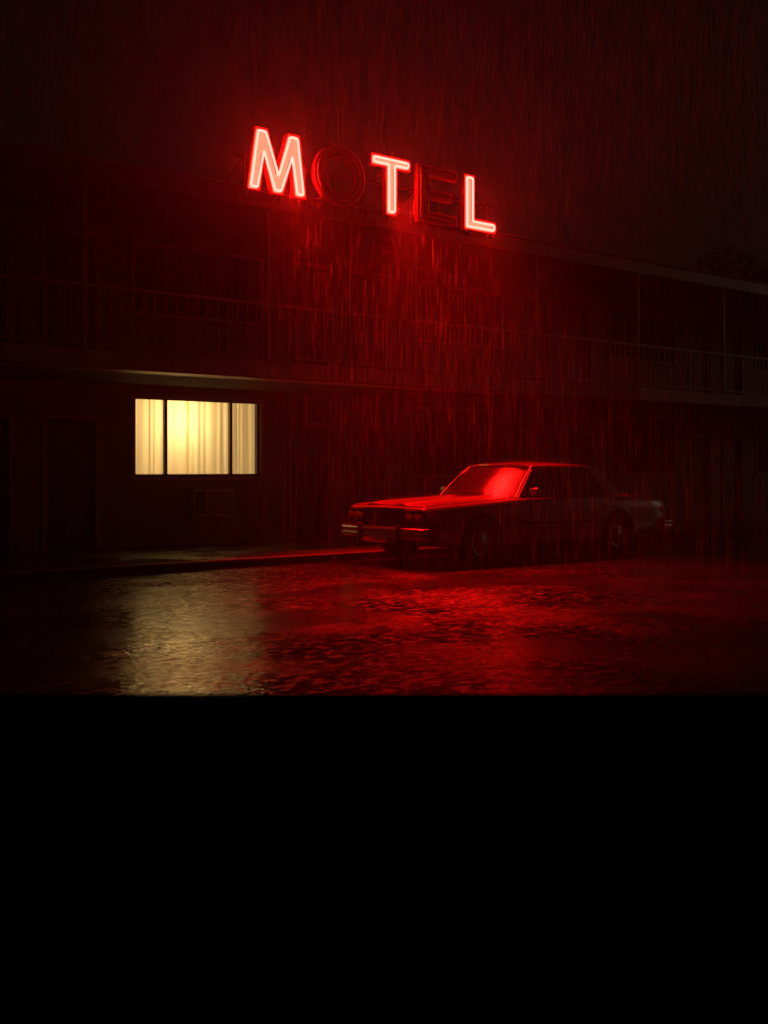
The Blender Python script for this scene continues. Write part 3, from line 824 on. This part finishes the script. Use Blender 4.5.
# ------------------------------------------------------------------ rain
def rain():
    rnd = random.Random(3); bm_v = []; bm_f = []
    def drop(x, y, z, L, w):
        b = len(bm_v)
        lx = L * .012
        bm_v.extend([(x, y, z), (x - w + lx * .5, y, z + L * .5), (x + lx * .5, y - w, z + L * .5), (x + w + lx * .5, y + w * .5, z + L * .5), (x + lx, y, z + L)])
        bm_f.extend([(b, b + 2, b + 1), (b, b + 3, b + 2), (b, b + 1, b + 3), (b + 4, b + 1, b + 2), (b + 4, b + 2, b + 3), (b + 4, b + 3, b + 1)])
    n = 0
    while n < 60000:
        d = rnd.uniform(4.5, 22) ; t = rnd.uniform(-.42, .42)
        if rnd.random() > (d / 22): continue
        p = (FW + RT * t) * d
        z = rnd.uniform(.0, 9.2)
        if p.y > ROOF_EDGE - .1 and z < 5.7: continue
        if CX - .2 < p.x < CX + 5.6 and CY - 1.1 < p.y < CY + 1.1 and z < 1.5: continue
        if p.y > KERB and z < .12: continue
        L = rnd.uniform(.16, .60)
        if z + L > 9.6: continue
        if z < 5.4 and rnd.random() < (.70 if p.y < 11.4 else .25): continue
        drop(p.x, p.y, z, L, rnd.uniform(.0005, .0011) if z < 5.2 else rnd.uniform(.0009, .0021)); n += 1
    me = bpy.data.meshes.new('rain'); me.from_pydata(bm_v, [], bm_f); me.materials.append(M['rain'])
    o = bpy.data.objects.new('rain', me); COL.objects.link(o); o['kind'] = 'stuff'
    tag(o, 'streaks of heavy rain falling in front of the motel', 'rain')
rain()

def splashes():
    rnd = random.Random(8); V = []; F = []
    def bit(x, y, z, r):
        b = len(V); V.extend([(x, y, z - r), (x + r, y, z), (x - r * .5, y + r * .87, z), (x - r * .5, y - r * .87, z), (x, y, z + r)])
        F.extend([(b, b + 2, b + 1), (b, b + 3, b + 2), (b, b + 1, b + 3), (b + 4, b + 1, b + 2), (b + 4, b + 2, b + 3), (b + 4, b + 3, b + 1)])
    def crown(x, y, z, k):
        for _ in range(k):
            a = rnd.uniform(0, 6.28); q = rnd.uniform(.004, .035); bit(x + q * math.cos(a), y + q * math.sin(a), z + rnd.uniform(.004, .055), rnd.uniform(.0012, .003))
    for _ in range(2600):
        x, y = rnd.uniform(2, 22), rnd.uniform(5, 13.4)
        if CX - .2 < x < CX + 5.6 and y > CY - 1.1: continue
        crown(x, y, .02, 4)
    for _ in range(260):
        u = rnd.uniform(.1, 1.5); v = rnd.uniform(-.8, .8); crown(CX + u, CY + v, top_z(u, v) + .02, 4)
        u = rnd.uniform(2.4, 3.6); v = rnd.uniform(-.62, .62); crown(CX + u, CY + v, 1.475, 4)
    me = bpy.data.meshes.new('rain_splashes'); me.from_pydata(V, [], F); me.materials.append(M['rain'])
    o = bpy.data.objects.new('rain_splashes', me); COL.objects.link(o); o['kind'] = 'stuff'
    tag(o, 'rain splashing up from the wet road and the car', 'rain splashes')
splashes()

# ------------------------------------------------------------------ wet air
hz = bpy.data.materials.new('wet_air'); hz.use_nodes = True; nt = hz.node_tree; nt.nodes.clear()
out = nt.nodes.new('ShaderNodeOutputMaterial'); pv = nt.nodes.new('ShaderNodeVolumePrincipled')
pv.inputs['Color'].default_value = (.85, .85, .85, 1); pv.inputs['Density'].default_value = .0052; pv.inputs['Anisotropy'].default_value = .82
nt.links.new(pv.outputs[0], out.inputs['Volume'])
o = obj('haze', box_bm(-142, 142, -142, 142, -1.6, 9.8), hz); o['kind'] = 'stuff'
tag(o, 'rain mist glowing red around the sign', 'haze')

# ------------------------------------------------------------------ sky, faint night light, camera
w = bpy.data.worlds.new('World'); C.world = w; w.use_nodes = True; nt = w.node_tree
bg = nt.nodes['Background']; sky = nt.nodes.new('ShaderNodeTexSky'); sky.sky_type = 'NISHITA'; sky.sun_disc = False
SE, SR = math.radians(10), math.radians(114)
sky.sun_elevation = SE; sky.sun_rotation = SR; sky.dust_density = 4; sky.ozone_density = .5
mx = nt.nodes.new('ShaderNodeMix'); mx.data_type = 'RGBA'; mx.blend_type = 'MULTIPLY'; mx.inputs[0].default_value = 1
mx.inputs[7].default_value = (1.0, .74, .52, 1)
nt.links.new(sky.outputs[0], mx.inputs[6]); nt.links.new(mx.outputs[2], bg.inputs['Color']); bg.inputs['Strength'].default_value = .0009
sl = bpy.data.lights.new('sun', 'SUN'); sl.energy = .011; sl.angle = math.radians(12); sl.color = (1, .95, .85)
so = bpy.data.objects.new('sun', sl); COL.objects.link(so)
sd = Vector((math.sin(SR) * math.cos(SE), math.cos(SR) * math.cos(SE), math.sin(SE)))
so.rotation_euler = sd.to_track_quat('Z', 'Y').to_euler(); so.location = (0, 0, 8)

cd = bpy.data.cameras.new('camera'); cd.sensor_fit = 'HORIZONTAL'; cd.sensor_width = 24; cd.lens = 35; cd.shift_y = -43 / 768
cd.dof.use_dof = True; cd.dof.focus_distance = 17; cd.dof.aperture_fstop = 2.8
cd.clip_end = 1000; cd.clip_start = .05
co = bpy.data.objects.new('camera', cd); COL.objects.link(co); co.location = (0, 0, HC)
co.rotation_euler = (PI / 2, 0, -math.atan2(.629, .777)); C.camera = co

C.view_settings.view_transform = 'Standard'; C.view_settings.look = 'None'; C.view_settings.exposure = 0; C.view_settings.gamma = 1
C.render.engine = 'CYCLES'
cy = C.cycles
cy.max_bounces = 8; cy.diffuse_bounces = 3; cy.glossy_bounces = 4; cy.transparent_max_bounces = 24; cy.volume_bounces = 0; cy.transmission_bounces = 4
cy.caustics_reflective = False; cy.caustics_refractive = False; cy.blur_glossy = .5; cy.sample_clamp_indirect = 6; cy.use_denoising = True; cy.use_adaptive_sampling = False
